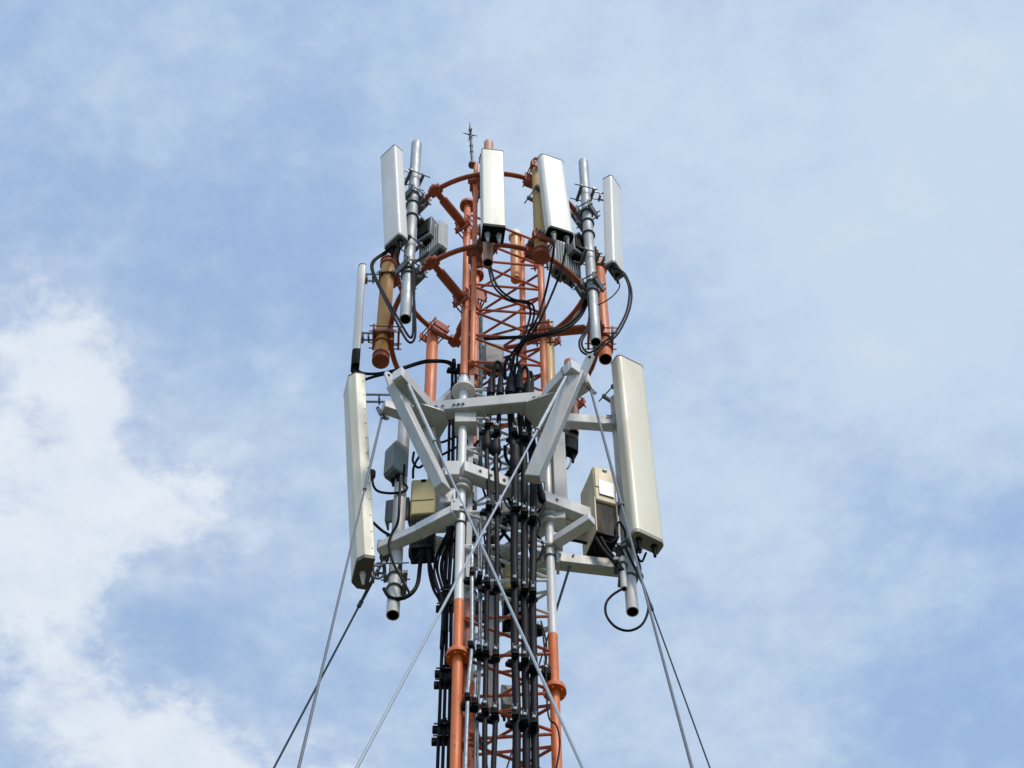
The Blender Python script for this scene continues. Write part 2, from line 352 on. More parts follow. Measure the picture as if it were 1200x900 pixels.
# ------------------------------------------------------------------ mounting poles
def ring_xy(px, z, near=True, off=.07):
    best = None
    for k in range(1440):
        a = 2 * math.pi * k / 1440
        if (math.sin(a) < 0) != near: continue
        p = v3(AX, z) + Vector((math.cos(a), math.sin(a), 0)) * (RR + off); e = abs(pix(p)[0] - px)
        if best is None or e < best[0]: best = (e, p)
    return Vector((best[1].x, best[1].y))
def pole(name, label, mats, top, bot, r, xy=None, rings=(), near=True, off=.07, ubolts=(), cap='open', clampmat='rustred', group='antenna mounting poles', endmat=None):
    if xy is None: xy = ring_xy((top[0] + bot[0]) / 2, (zr1 + zr2) / 2, near, off)
    pt = atY(*top, xy.y); pb = atY(*bot, xy.y)
    xx = (pt.x + pb.x) / 2; xy = Vector((xx, xy.y))
    pb2, pt2 = v3(xy, pb.z), v3(xy, pt.z)
    t = thing('mounting_pole', label, 'pole', pb2, group=group)
    m = MB()
    if cap == 'open': m.pipe(pb2, pt2, r, .007, 20, 0, 1)
    else: m.lathe(pb2, (0, 0, 1), [(0, r), (pt.z - pb.z, r)], 20)
    tube_ = m.build('tube', [mats, 'hole'], t)
    if cap == 'ends':
        for z, nm in ((pb.z, -1), (pt.z, 1)):
            m = MB(); m.lathe(v3(xy, z), (0, 0, nm), [(-.09, r), (-.09, r + .012), (-.07, r + .012), (-.066, r + .004), (-.03, r + .004), (-.028, r + .012), (-.006, r + .012), (0, r + .006), (.004, r * .5)], 20)
            m.build('end_cap', endmat or 'rustred', t)
    for py in ubolts:
        z = atY(600, py, xy.y).z; m = MB(); m.torus(v3(xy, z), (.0, .12, 1), r + .007, .0075, 22, 6); dd = (AX - xy).normalized(); d3 = Vector((dd.x, dd.y, 0))
        m.box(v3(xy, z) + d3 * (r + .02), (.03, .12, .03), d3); m.build('u_bolt', 'darkgalv' if clampmat != 'rustred' else 'rustred', t)
    for z in rings:
        dd = (AX - xy).normalized(); d3 = Vector((dd.x, dd.y, 0)); s_ = d3.cross(Vector((0, 0, 1))); c = v3(xy, z) + d3 * (r + .012)
        m = MB(); m.box(c, (.016, r * 2 + .07, .12), d3); m.box(c - d3 * (2 * r + .026), (.016, r * 2 + .07, .10), d3)
        m.box(c + d3 * .055, (.016, r * 2 + .05, .10), d3)
        for sy in (-1, 1):
            for zz_ in (-.04, .04): m.tube([c + s_ * sy * (r + .02) + d3 * .08 + Vector((0, 0, zz_)), c + s_ * sy * (r + .02) - d3 * (2 * r + .06) + Vector((0, 0, zz_))], .006, 6)
        m.build('clamp_plate', clampmat, t, bevel=.003)
    return xy
pA = pole('a', 'bright galvanised pole behind the white panel at the upper left', 'galv', (486.5, 169), (477, 374), .043, rings=(zr1, zr2), ubolts=(229, 240, 255, 318, 323), clampmat='darkgalv')
pD = pole('d', 'bright galvanised pole on the upper right, beside the narrow white panel', 'galv', (684.5, 190), (697, 401), .040, rings=(zr1, zr2), ubolts=(252, 263, 277, 335, 345), clampmat='darkgalv')
pB = pole('b', 'short pink-red pole hidden behind the front-facing white panel', 'pink', (571.5, 168), (573, 308), .038, rings=(zr1, zr2))
pC = pole('c', 'yellow-primed pole with rusty caps behind the tilted white panel', 'yellowpole', (630, 192), (635, 302), .052, cap='ends', rings=(zr1, zr2), off=.075)
pE = pole('e', 'ochre pole with rusty end caps beside the thin antenna at the far left', 'ochre', (453.5, 306), (448, 424), .054, xy=Vector((AX.x - RR - .055, AX.y - .05)), cap='ends', rings=(zr2 - .07,), ubolts=(325, 396, 403))
pG = pole('g', 'faded red pole with an open black end at the right of the lower hoop', 'faded', (701.5, 308), (709, 421), .050, xy=Vector((AX.x + RR + .03, AX.y + .02)), rings=(zr2,), ubolts=(318, 401, 412))
pF = pole('f', 'salmon red pole hanging at the left from the far side of the hoop', 'faded', (507.5, 386), (502, 500), .047, near=False, rings=(zr1,), off=.05)
pY = pole('y', 'yellow pole running down just behind the right leg of the mast', 'yellowpole', (643, 380), (646, 500), .043, near=False, rings=(zr1,), off=.04)
pX = pole('x', 'dull red pole on the far right, behind the white right brace', 'pink', (668, 425), (671, 508), .045, near=False, rings=(zr2,), off=.05)
hx = Vector((.02, 9.33)); pole('h', 'short orange pole with a pale rounded cap inside the mast top', 'ochre2', (604.5, 276), (603.5, 328), .040, xy=hx, cap='flat', group='poles inside the mast top')
z = atY(604, 276, hx.y); m = MB(); m.lathe(v3(Vector((atY(604, 300, hx.y).x, hx.y)), z.z), (0, 0, 1), [(-.05, .042), (-.05, .055), (-.005, .055), (0, .052), (.03, .05), (.055, .035), (.062, .01)], 20, 0)
for ob in COL.objects:
    if ob.name.startswith('mounting_pole') and ob['label'].startswith('short orange'): m.build('end_cap', 'cream', ob)
pole('i', 'thin orange pipe running down inside the mast lattice', 'faded', (612, 277), (613, 452), .024, xy=Vector((.06, 9.42)), cap='flat', group='poles inside the mast top')
ln = atY(555, 250, 8.62); pN = pole('n', 'salmon pipe beside the near mast leg carrying the lightning rod', 'faded', (555, 192), (557, 425), .0185, xy=Vector((ln.x, 8.62)), cap='flat', rings=(zr1, zr2), group='poles inside the mast top')
# lightning rod
p0 = atY(553.5, 192, 8.62); p1 = atY(550.5, 143, 8.62); pc = atY(551, 158, 8.62)
t = thing('lightning_rod', 'thin dark lightning rod with a spiked cross on the mast top', 'lightning rod', p0)
m = MB(); m.tube([p0, p0.lerp(p1, .5), p0.lerp(p1, .85), p1], [.012, .010, .008, .002], 8)
for f_ in (.28, .42, .62, .8): c = p0.lerp(p1, f_); m.lathe(c - Vector((0, 0, .02)), (0, 0, 1), [(0, .009), (.01, .015), (.03, .015), (.04, .009)], 10)
m.build('rod', 'seam', t)
for a in (.25, .25 + math.pi / 2, .25 + math.pi, .25 + 1.5 * math.pi):
    m = MB(); m.tube([pc, pc + Vector((math.cos(a), math.sin(a), .1)) * .062], [.0075, .002], 6); m.build('spike', 'seam', t)
m = MB(); m.lathe(p0 - Vector((0, 0, .03)), (0, 0, 1), [(0, .032), (.03, .032), (.05, .016), (.10, .011)], 14); m.build('base', 'darkgalv', t)

# ------------------------------------------------------------------ panel antennas
def frame_matrix(pb, pt, az):
    Z = (pt - pb).normalized(); X = Vector((math.cos(az), math.sin(az), 0)); X = (X - Z * X.dot(Z)).normalized(); Y = Z.cross(X)
    return Matrix(((X.x, Y.x, Z.x, pb.x), (X.y, Y.y, Z.y, pb.y), (X.z, Y.z, Z.z, pb.z), (0, 0, 0, 1)))
def antenna(label, top, bot, Y, az, w, d, body, capm, pole_xy, rad=.03, cap_h=.03, conns=2, brackets=(.12, .85), Yt=None, chamfer=False, conmat='dark', capin=.0):
    az = math.radians(az); pt, pb = atY(*top, Yt or Y), atY(*bot, Y); mt = frame_matrix(pb, pt, az); H = (pt - pb).length
    t = thing('panel_antenna', label, 'antenna', mtx=mt, group='panel antennas on the mast')
    X, Yv, Z = Vector((1, 0, 0)), Vector((0, 1, 0)), Vector((0, 0, 1))
    if chamfer: ol = [(w / 2, d / 2), (-w / 2, d / 2), (-w / 2, -d * .12), (-w * .34, -d / 2), (w * .34, -d / 2), (w / 2, -d * .12)][::-1]
    else: ol = rrect(w, d, rad, 5, True)
    m = MB(); m.prism(ol, (0, 0, cap_h), X, Yv, Z, H - cap_h - .012); m.build('radome', body, t, local=True, bevel=.004)
    sc = lambda k: [(a * k, b * k) for a, b in ol]
    m = MB(); m.prism(sc(1.02), (0, 0, H - .012), X, Yv, Z, .007); m.prism(sc(.985), (0, 0, H - .005), X, Yv, Z, .009); m.build('top_cap', ['seam'], t, local=True)
    m = MB(); m.prism(sc(1 - capin), (0, 0, 0), X, Yv, Z, cap_h); m.build('end_cap', capm, t, local=True, bevel=.003)
    for k in range(conns):
        x = (k - (conns - 1) / 2) * w * .5; m = MB()
        m.lathe((x, 0, 0), (0, 0, -1), [(-.002, .022), (.015, .022), (.018, .017), (.06, .017), (.064, .013), (.12, .010), (.125, .006)], 12); m.build('connector', conmat, t, local=True)
    if chamfer:
        m = MB()
        for k in range(12): m.lathe((-w * .0 + w / 2 - .001, d * .36, H * (.05 + .9 * k / 11)), (1, 0, 0), [(-.002, .006), (.003, .006), (.004, .003)], 8)
        m.build('rivets', 'unitdark', t, local=True)
    if pole_xy is not None:
        for f_ in brackets:
            bp = mt @ Vector((0, d / 2, H * f_)); q = v3(pole_xy, bp.z - .02); dd = (q - bp); dh = Vector((dd.x, dd.y, 0)).normalized(); s_ = dh.cross(Z)
            m = MB(); m.box(bp + dh * .008, (.02, w * .6, .08), dh)
            for sy in (-.03, .03):
                m.beam(bp + s_ * sy + Vector((0, 0, .02)), q - dh * .05 + s_ * sy + Vector((0, 0, .025)), .008, .022)
            mid = bp.lerp(q - dh * .05, .5); m.box(mid, (.012, .06, .05), dh)
            for sg in (-.052, .052): m.box(q + dh * sg, (.022, .15, .036), dh)
            for sy in (-.065, .065):
                m.tube([q - dh * .08 + s_ * sy, q + dh * .11 + s_ * sy], .0055, 6)
            m.build('bracket', 'darkgalv', t, bevel=.002)
    return t
antenna('white panel at the upper left, angled to the left of its galvanised pole', (458.5, 181), (464, 287), pA.y - .10, -44, .175, .095, 'radome', 'unitdark', pA, rad=.02, cap_h=.03)
antenna('white panel facing straight ahead at the centre of the mast top', (576, 184), (578, 275), pB.y - .16, 8, .168, .135, 'ivory', 'dark', pB, rad=.012, cap_h=.035, conmat='ltcable', brackets=(.2, .8))
antenna('white tilted panel in front of the yellow pole, right of centre', (645, 189), (656.5, 276), pC.y - .17, 22, .205, .085, 'radome', 'dark', pC, rad=.035, cap_h=.03, conmat='ltcable', brackets=(.2, .8))
antenna('narrow white panel at the upper right, right of its galvanised pole', (717, 215.5), (720.5, 318), pD.y + .03, 58, .16, .085, 'radome', 'unitdark', pD, rad=.022, cap_h=.03)
antenna('thin white antenna at the far left, seen edge-on beside the ochre pole', (424, 315), (416, 432), pE.y, -82, .10, .062, 'radome', 'dark', pE, rad=.03, cap_h=.22, conns=1, brackets=(.30, .9))

# ------------------------------------------------------------------ stabiliser frames
def bm_(t, name, p, q, w, h, up=(0, 0, 1), mats='grey_paint', bevel=.006):
    m = MB(); m.beam(p, q, w, h, up); return m.build(name, mats, t, bevel=bevel)
z1 = Z1
V1, V2 = atZ(504, 482, z1), atZ(636, 470, z1)
TL, TR = atZ(468, 441, z1), atZ(672, 432, z1)
TL2, TR2 = atZ(449, 476, z1), atZ(688, 449, z1)
t = thing('stabiliser_frame', 'white steel guy frame with spread arms round the middle of the mast', 'frame', v3(AX, z1))
bm_(t, 'beam', V1, V2, .09, .125)
dV = (V2 - V1).normalized()
def fitted(p, q, cut0=0, cut1=0): d = (q - p).normalized(); return p + d * cut0, q - d * cut1
bm_(t, 'outrigger', *fitted(V1, TL, .05, 0), .085, .123)
bm_(t, 'outrigger', *fitted(V2, TR, .05, 0), .085, .123)
bm_(t, 'outrigger', *fitted(V2 + Vector((.05, .06, .003)), TR2, .05, 0), .075, .10)
bm_(t, 'outrigger', *fitted(V1 + Vector((-.03, .08, .003)), TL2, .05, 0), .07, .10)
V3 = v3(AX, z1) + Vector((-.34, .62, 0)); V4 = v3(AX, z1) + Vector((.42, .55, 0))
bm_(t, 'beam', *fitted(V1, V3, .05, 0), .07, .12); bm_(t, 'beam', *fitted(V2, V4, .05, 0), .07, .12); bm_(t, 'beam', *fitted(V3, V4, .04, .04), .07, .12)
# flat gusset plates under the corners
for P, sx in ((V1, 1), (V2, -1)):
    m = MB(); ol = [(-.17 * sx, -.02), (-.08 * sx, -.12), (.10 * sx, -.05), (.13 * sx, .05), (.05 * sx, .20), (-.07 * sx, .17)]
    m.prism(ol, P + Vector((0, 0, -.083)), (1, 0, 0), (0, 1, 0), (0, 0, 1), .016, smooth_=False); m.build('gusset', 'grey_paint', t, bevel=.002)
m = MB(); m.box(v3(FL, z1 - .11) + Vector((.02, -.0, 0)), (.15, .12, .16)); m.build('leg_clamp', 'grey_paint', t, bevel=.004)
m = MB(); m.box(v3(FR, z1 - .05) + Vector((.0, -.10, 0)), (.13, .16, .12)); m.build('leg_clamp', 'grey_paint', t, bevel=.004)
# bolts on the front beam
m = MB()
ny = Vector((dV.y, -dV.x, 0))
for f_ in (.06, .12, .22, .26, .30, .93, .97): m.lathe(V1.lerp(V2, f_) + ny * .045 + Vector((0, 0, -.02)), ny, [(-.002, .014), (.006, .014), (.006, .009), (.016, .009)], 8)
m.build('bolts', 'galv', t)
# diagonal braces down to the lower frame; white steel, shade put into the grey
def brace(pt, pb, w, h, up):
    o = bm_(t, 'brace', pt, pb, w, h, up, 'grey_paint', .008)
    return o
bLt, bLb = atZ(462, 455, z1 + .0), atY(519, 574, 8.92)
brace(bLt, bLb, .105, .075, (.25, -.5, 1))
bRt, bRb = atZ(676, 437, z1 + .0), atY(624, 562, 8.90)
brace(bRt, bRb, .11, .075, (.1, -.9, .5))
# flat lugs on the outrigger ends, each with a hole
def lug(p, d, s_, L=.20, w=.075, nm='lug'):
    m = MB(); d = Vector(d).normalized(); s_ = Vector(s_); s_ = (s_ - d * s_.dot(d)).normalized(); n = d.cross(s_)
    ol = [(-w / 2, -L / 2), (w / 2, -L / 2)] + [(w / 2 * math.cos(a), L / 2 + w / 2 * math.sin(a)) for a in np.linspace(0, math.pi, 7)]
    m.prism(ol, Vector(p) - n * .006, s_, d, n, .012); l_ = m.build(nm, 'white', t)
    m = MB(); m.lathe(Vector(p) + d * L / 2 - n * .0075, n, [(0, .012), (.015, .012)], 12); m.build('hole', 'hole', l_)
dl = (bLt - bLb).normalized(); lug(bLt + dl * .0 + (TL - V1).normalized() * .03, dl * .9 + Vector((0, -.3, 0)), (.6, .5, 0), .17, .07)
dr = (bRt - bRb).normalized(); lug(bRt + dr * .03 + Vector((.05, 0, .02)), dr * .9 + Vector((.12, -.3, 0)), (.8, -.3, 0), .19, .065)
for P, d in ((TL, TL - V1), (TR, TR - V2), (TR2, TR2 - V2)):
    m = MB(); d = d.normalized(); m.box(P + d * .014, (.028, .082, .118), d); m.build('end_plate', 'white', t, bevel=.004)
bm_(t, 'strut', V1 + Vector((.0, .05, .05)), v3(BK, legpt(2, 446)) - Vector((.05, .03, 0)), .06, .06, mats='white')
bm_(t, 'strut', V1 + Vector((-.01, .1, -.08)), atZ(516, 622, Z2), .085, .07, (0, -1, .3))

t = thing('support_frame', 'pale grey lower beam frame clamped round the mast legs', 'frame', v3(AX, Z2))
dF = Vector(((FR - FL).x, (FR - FL).y, 0)).normalized(); nF = Vector((dF.y, -dF.x, 0))
a_ = v3(FL, Z2) - dF * .03 ; b_ = v3(FR, Z2 + .0) + dF * .30
bm_(t, 'beam', a_ + nF * .075, b_ + nF * .075, .075, .125)
bm_(t, 'beam', v3(FR, Z2 - .005) + dF * .06 - nF * .03, v3(FR, Z2 - .005) + dF * .40 - nF * .03, .125, .12)
dB = Vector(((BK - FL).x, (BK - FL).y, 0)).normalized()
bm_(t, 'beam', v3(FL, Z2 + .004) - dB * .06 - Vector((.09, 0, 0)), v3(BK, Z2 + .004) + dB * .10 - Vector((.09, 0, 0)), .07, .12)
bm_(t, 'beam', atZ(498, 636, Z2 + .008), atZ(640, 668, Z2 + .008), .08, .12)
bm_(t, 'beam', v3(FR, Z2 + .01) + Vector((-.02, .12, 0)), v3(BK, Z2 + .01) + Vector((.1, .06, 0)), .07, .10)
pu = v3(FR, 0) + Vector((.085, -.01, 0))
bm_(t, 'post', Vector((pu.x, pu.y, Z2 + .06)), Vector((pu.x, pu.y, Z1 + .12)), .09, .07)
for L, s_ in ((FL, -1), (FR, 1)):
    m = MB(); m.box(v3(L, Z2 - .02) + Vector((-.06 * 1, -.06, 0)) if s_ < 0 else v3(L, Z2 - .04) + Vector((.06, -.0, -.02)), (.10, .10, .17)); m.build('leg_clamp', 'grey_paint', t, bevel=.004)
m = MB()
for f_ in (.12, .2, .3, .6, .7): m.lathe((a_ + nF * .1125).lerp(b_ + nF * .1125, f_), nF, [(-.002, .013), (.006, .013), (.006, .008), (.014, .008)], 8)
m.build('bolts', 'galv', t)
m = MB(); m.box(bLb + Vector((.03, .06, .02)), (.10, .015, .16)); m.box(bLb + Vector((.075, .07, -.03)), (.012, .10, .14)); m.build('lug', 'white', t, bevel=.002)

# side arms at the lower level, carrying the lower poles
PLxy = atZ(462, 640, Z3).xy; PRxy = atZ(736, 655, Z3).xy
t = thing('side_arm', 'white box arm from the near leg to the lower left pole', 'arm', v3(FL, Z3), group='arms carrying the lower poles')
ed = (Vector((PLxy.x, PLxy.y)) - FL).normalized(); e3 = Vector((ed.x, ed.y, 0))
mid = v3(FL, Z3).lerp(v3(PLxy, Z3), .62)
m = MB(); m.beam(v3(FL, Z3 - .02) + e3 * .04 + Vector((0, -.06, 0)), mid + Vector((0, -.058, -.045)), .085, .085); m.beam(mid + Vector((0, -.058, -.045)), v3(PLxy, Z3 - .05) + e3 * .10 + Vector((0, -.058, 0)), .078, .077); m.build('beam', 'white', t, bevel=.005)
m = MB(); m.box(v3(FL, Z3 + .02) + Vector((-.035, -.02, 0)), (.06, .12, .14)); m.torus(v3(FL, Z3 + .06), (0, 0, 1), .037, .008); m.build('leg_clamp', 'grey_paint', t, bevel=.003)
m = MB(); m.torus(v3(PLxy, Z3 - .02), (0, 0, 1), .05, .012, 20, 8); m.box(v3(PLxy, Z3 + .0) + e3 * .085, (.025, .12, .11), e3); m.build('pole_clamp', 'galv', t, bevel=.003)
t = thing('side_arm', 'pale grey box arm from the right leg to the lower right pole', 'arm', v3(FR, Z3 - .02), group='arms carrying the lower poles')
er = (Vector((PRxy.x, PRxy.y)) - FR).normalized(); r3 = Vector((er.x, er.y, 0))
m = MB(); m.beam(v3(FR, Z3 - .03) - r3 * .10 + Vector((0, .07, 0)), v3(PRxy, Z3 - .03) - r3 * .0 + Vector((0, .065, 0)), .08, .10); m.build('beam', 'grey_paint', t, bevel=.005)
m = MB(); m.box(v3(FR, Z3 - .0) + Vector((.055, .0, .04)), (.06, .05, .07)); m.torus(v3(FR, Z3 + .0), (0, 0, 1), .037, .008); m.box(v3(FR, Z3 - .04) + Vector((.05, .05, -.03)), (.02, .10, .16)); m.build('leg_clamp', 'grey_paint', t, bevel=.003)
t = thing('side_arm', 'short white arm reaching from the right leg towards the beige cabinet', 'arm', v3(FR, Z3 + .05), group='arms carrying the lower poles')
bm_(t, 'beam', v3(FR, Z3 + .04) + Vector((.04, -.03, 0)), atZ(694, 608, Z3 + .04), .07, .08, mats='white')
t = thing('side_arm', 'pale grey arm reaching from the guy frame to the big right antenna', 'arm', v3(FR, 16.35), group='arms carrying the lower poles')
zA = atY(690, 492, 9.30).z
q = atY(719, 495, 9.34); bm_(t, 'beam', Vector((pu.x, 9.30, zA)), Vector((q.x, q.y, zA)), .07, .11)
m = MB(); m.box(Vector((q.x, q.y, zA)), (.02, .12, .13)); m.tube([Vector((q.x - .06, q.y - .05, zA - .07)), Vector((q.x + .06, q.y - .05, zA - .07))], .007, 6); m.tube([Vector((q.x - .05, q.y - .05, zA + .04)), Vector((q.x + .06, q.y - .05, zA + .04))], .007, 6); m.build('end_plate', 'galv', t)

pole('pl', 'pale grey pole at the lower left with an open black end', 'grey_paint', (475.5, 468), (460.5, 721), .043, xy=PLxy, ubolts=(676, 690), clampmat='darkgalv')
pole('pr', 'pale grey pole at the lower right behind the big cream panel', 'grey_paint', (722, 468), (740.5, 717), .041, xy=PRxy, ubolts=(600, 648, 680), clampmat='darkgalv')
pole('ps', 'short thin pipe beside the lower right pole', 'grey_paint', (728, 655), (732.5, 690), .022, xy=PRxy + Vector((-.06, -.06)), ubolts=(664,), clampmat='darkgalv', group='poles inside the mast top')
antenna('long cream panel on the left, seen almost edge-on', (414.5, 453), (425, 672), PLxy.y - .01, -76, .25, .115, 'cream', 'endbrown', PLxy, rad=.04, cap_h=.035, conns=1, brackets=(.02, .93), chamfer=True, conmat='grey_paint')
antenna('big cream panel on the right, facing half right', (735.5, 428), (757.5, 636), PRxy.y - .14, 30, .232, .105, 'cream', 'endgrey', PRxy, rad=.035, cap_h=.035, conns=2, brackets=(.06, .92))
# far antenna seen edge-on behind the right brace
antenna('brown dark-ended panel half hidden behind the right white brace', (669, 452), (667, 530), 9.95, 25, .13, .09, 'endbrown', 'dark', None, rad=.03, cap_h=.16, conns=2)

# ------------------------------------------------------------------ radio units and cabinets
def cabinet(name, label, cat, edge_top, edge_bot, Y, az, w, d, parts, group=None):
    """box whose front face is centred on the two pixels; az as for the antennas"""
    az = math.radians(az); pt, pb = atY(*edge_top, Y), atY(*edge_bot, Y); pt = Vector((pb.x, pb.y, pt.z)); mt = frame_matrix(pb, pt, az); H = pt.z - pb.z
    t = thing(name, label, cat, mtx=mt, group=group); parts(t, w, d, H); return t
def finned(t, w, d, H, body='unit', side='unit'):
    m = MB(); m.box((0, d / 2, H / 2), (w, d * .6, H)); m.build('housing', body, t, local=True, bevel=.004)
    n = max(5, int(w / .022)); m = MB()
    for k in range(n): m.box((-w / 2 + w * (k + .5) / n, d * .10, H / 2), (.006, d * .2 + .004, H * .96))
    m.build('heat_sink', body, t, local=True)
    m = MB(); m.box((0, d * .5, -.011), (w * .92, d * .55, .022)); m.build('connector_panel', 'unitdark', t, local=True, bevel=.003)
    for k in range(3):
        m = MB(); m.lathe((-w * .3 + k * w * .3, d * .5, -.02), (0, 0, -1), [(0, .016), (.04, .016), (.045, .01), (.09, .008)], 10); m.build('connector', 'dark', t, local=True)
    m = MB(); m.box((0, d * 1.0, H / 2), (w * .4, d * .4, H * .6)); m.build('mount', 'unitdark', t, local=True, bevel=.003)
cabinet('radio_unit', 'grey finned radio unit beside the upper left galvanised pole', 'radio unit', (504, 268), (502, 296), pA.y + .06, -46, .24, .11, finned, 'radio units on the mast')
cabinet('radio_unit', 'grey finned radio unit tucked behind the upper right galvanised pole', 'radio unit', (664, 288), (668, 316), pD.y + .06, 40, .24, .14, lambda t, w, d, H: finned(t, w, d, H), 'radio units on the mast')
def plainbox(t, w, d, H):
    m = MB(); m.box((0, d / 2, H / 2), (w, d, H)); m.build('housing', 'unitdark', t, local=True, bevel=.006)
    m = MB(); m.box((0, -.008, H * .5), (w * .8, .014, H * .7)); m.build('cover', 'dark', t, local=True, bevel=.004)
    m = MB(); m.box((0, d * .5, -.015), (w * .6, d * .5, .03)); m.build('connector_panel', 'dark', t, local=True)
cabinet('junction_box', 'small dark box on the upper left galvanised pole, beside the radio unit', 'box', (497, 258), (496, 279), pA.y + .03, -35, .14, .09, plainbox, 'dark boxes on the poles')
cabinet('junction_box', 'small dark box on the upper right galvanised pole, under the tilted panel', 'box', (679, 277), (681, 297), pD.y + .03, 38, .14, .09, plainbox, 'dark boxes on the poles')
def greybox(t, w, d, H):
    m = MB(); m.box((0, d / 2, H / 2), (w, d, H)); m.build('housing', 'unitmid', t, local=True, bevel=.008)
    m = MB(); m.box((0, -.005, H * .46), (w * .9, .010, H * .86)); m.build('door', 'unitmid', t, local=True, bevel=.006)
    m = MB(); m.box((0, d / 2, -.005), (w * .9, d * .9, .010)); m.build('base_plate', 'unitdark', t, local=True)
    for k in range(2):
        m = MB(); m.lathe((-w * .2 + k * w * .4, d * .5, -.008), (0, 0, -1), [(0, .018), (.035, .018), (.04, .012), (.08, .009)], 10); m.build('connector', 'dark', t, local=True)
cabinet('junction_box', 'weathered grey box high on the lower left pole', 'box', (457.5, 521), (456, 553), PLxy.y - .06, -48, .118, .12, greybox, 'grey boxes on the mast')
cabinet('junction_box', 'grey box inside the lattice between the two red legs', 'box', (579, 402), (579, 427), 9.42, 10, .15, .10, greybox, 'grey boxes on the mast')
cabinet('junction_box', 'pale grey box low in the lattice behind the feeder cables', 'box', (594, 802), (594, 828), 9.55, 5, .07, .08, greybox, 'grey boxes on the mast')
def black_bracket(t, w, d, H):
    m = MB(); m.box((0, d / 2, H / 2), (w, .02, H)); m.box((-w / 2, d / 2 + .03, H / 2), (.014, .09, H * .9)); m.box((w / 2, d / 2 + .03, H / 2), (.014, .09, H * .9)); m.build('plate', 'unitdark', t, local=True, bevel=.003)
cabinet('pole_bracket', 'dark bracket plate on the lower left pole under the grey box', 'bracket', (466, 582), (464, 607), PLxy.y + .05, -10, .15, .05, black_bracket)
def amplifier(body, sticker):
    def f(t, w, d, H):
        k = .47
        m = MB(); m.box((0, d / 2, H * (k + (1 - k) / 2)), (w, d, H * (1 - k))); m.build('hood', body, t, local=True, bevel=.014)
        m = MB(); m.box((0, -.003, H * .82), (w * .9, .006, H * .30)); m.build('door', body, t, local=True, bevel=.003)
        m = MB(); m.box((0, d / 2 + .004, H * k / 2 + .0), (w * .93, d * .9, H * k - .004)); m.build('housing', 'dark', t, local=True, bevel=.008)
        m = MB()
        for i in range(9): m.box((-w * .42 + w * .84 * i / 8, -.002 + d * .04, H * k * .52), (.004, .010, H * k * .8))
        if not sticker: m.build('grille', 'dark', t, local=True)
        m = MB(); m.box((.0, -.010, H * .95), (w * .2, .016, .018)); m.build('handle', 'dark' if not sticker else 'cream', t, local=True, bevel=.003)
        if sticker:
            for sx in (-1, 1):
                m = MB(); m.box((sx * (w / 2 - .004), d / 2 + .002, H * .27), (.010, d * .97, H * .52)); m.build('side_panel', body, t, local=True, bevel=.003)
            m = MB(); m.box((w * .03, -.0085, H * .67), (w * .66, .003, H * .22)); m.build('sticker', 'label', t, local=True)
        for i in range(4):
            m = MB(); m.lathe((-w * .3 + i * w * .2, d * .45, .004), (0, 0, -1), [(0, .014), (.04, .014), (.045, .009), (.09, .008)], 10); m.build('connector', 'dark', t, local=True)
    return f
cabinet('equipment_cabinet', 'tan cabinet with a black lower half beside the left white arm', 'cabinet', (496, 561), (493, 640), PLxy.y + .0, -4, .172, .15, amplifier('tan', False), 'tan cabinets on the mast')
cabinet('equipment_cabinet', 'beige cabinet with a white sticker beside the big right panel', 'cabinet', (707, 549), (713, 625), PRxy.y - .10, 20, .165, .26, amplifier('beige', True), 'tan cabinets on the mast')
cabinet('equipment_cabinet', 'olive tan cabinet inside the mast, mostly hidden by the feeder cables', 'cabinet', (607, 655), (609, 722), 9.62, 6, .22, .16, amplifier('tan', False), 'tan cabinets on the mast')

# cable tray and conduits inside the mast
t = thing('cable_tray', 'grey steel cable tray standing inside the lower mast', 'cable tray', atY(577, 828, 9.5))
ta, tb = atY(577, 828, 9.5), atY(578, 560, 9.5)
for sx in (-.035, .035):
    m = MB(); m.box(Vector((ta.x + sx, 9.5, (ta.z + tb.z) / 2)), (.012, .05, tb.z - ta.z)); m.build('side_rail', 'grey_paint', t)
m = MB(); m.box(Vector((ta.x, 9.515, (ta.z + tb.z) / 2)), (.06, .008, tb.z - ta.z - .01)); m.build('back_plate', 'grey_paint', t)
m = MB(); m.tube([atY(563.5, 372, 9.2), atY(563, 560, 9.2)], .014, 10); m.lathe(atY(563, 562, 9.2), (0, 0, 1), [(0, .02), (.10, .02), (.10, .014)], 10); tag(m.build('conduit', 'green'), 'dark green conduit running down inside the mast', 'conduit')

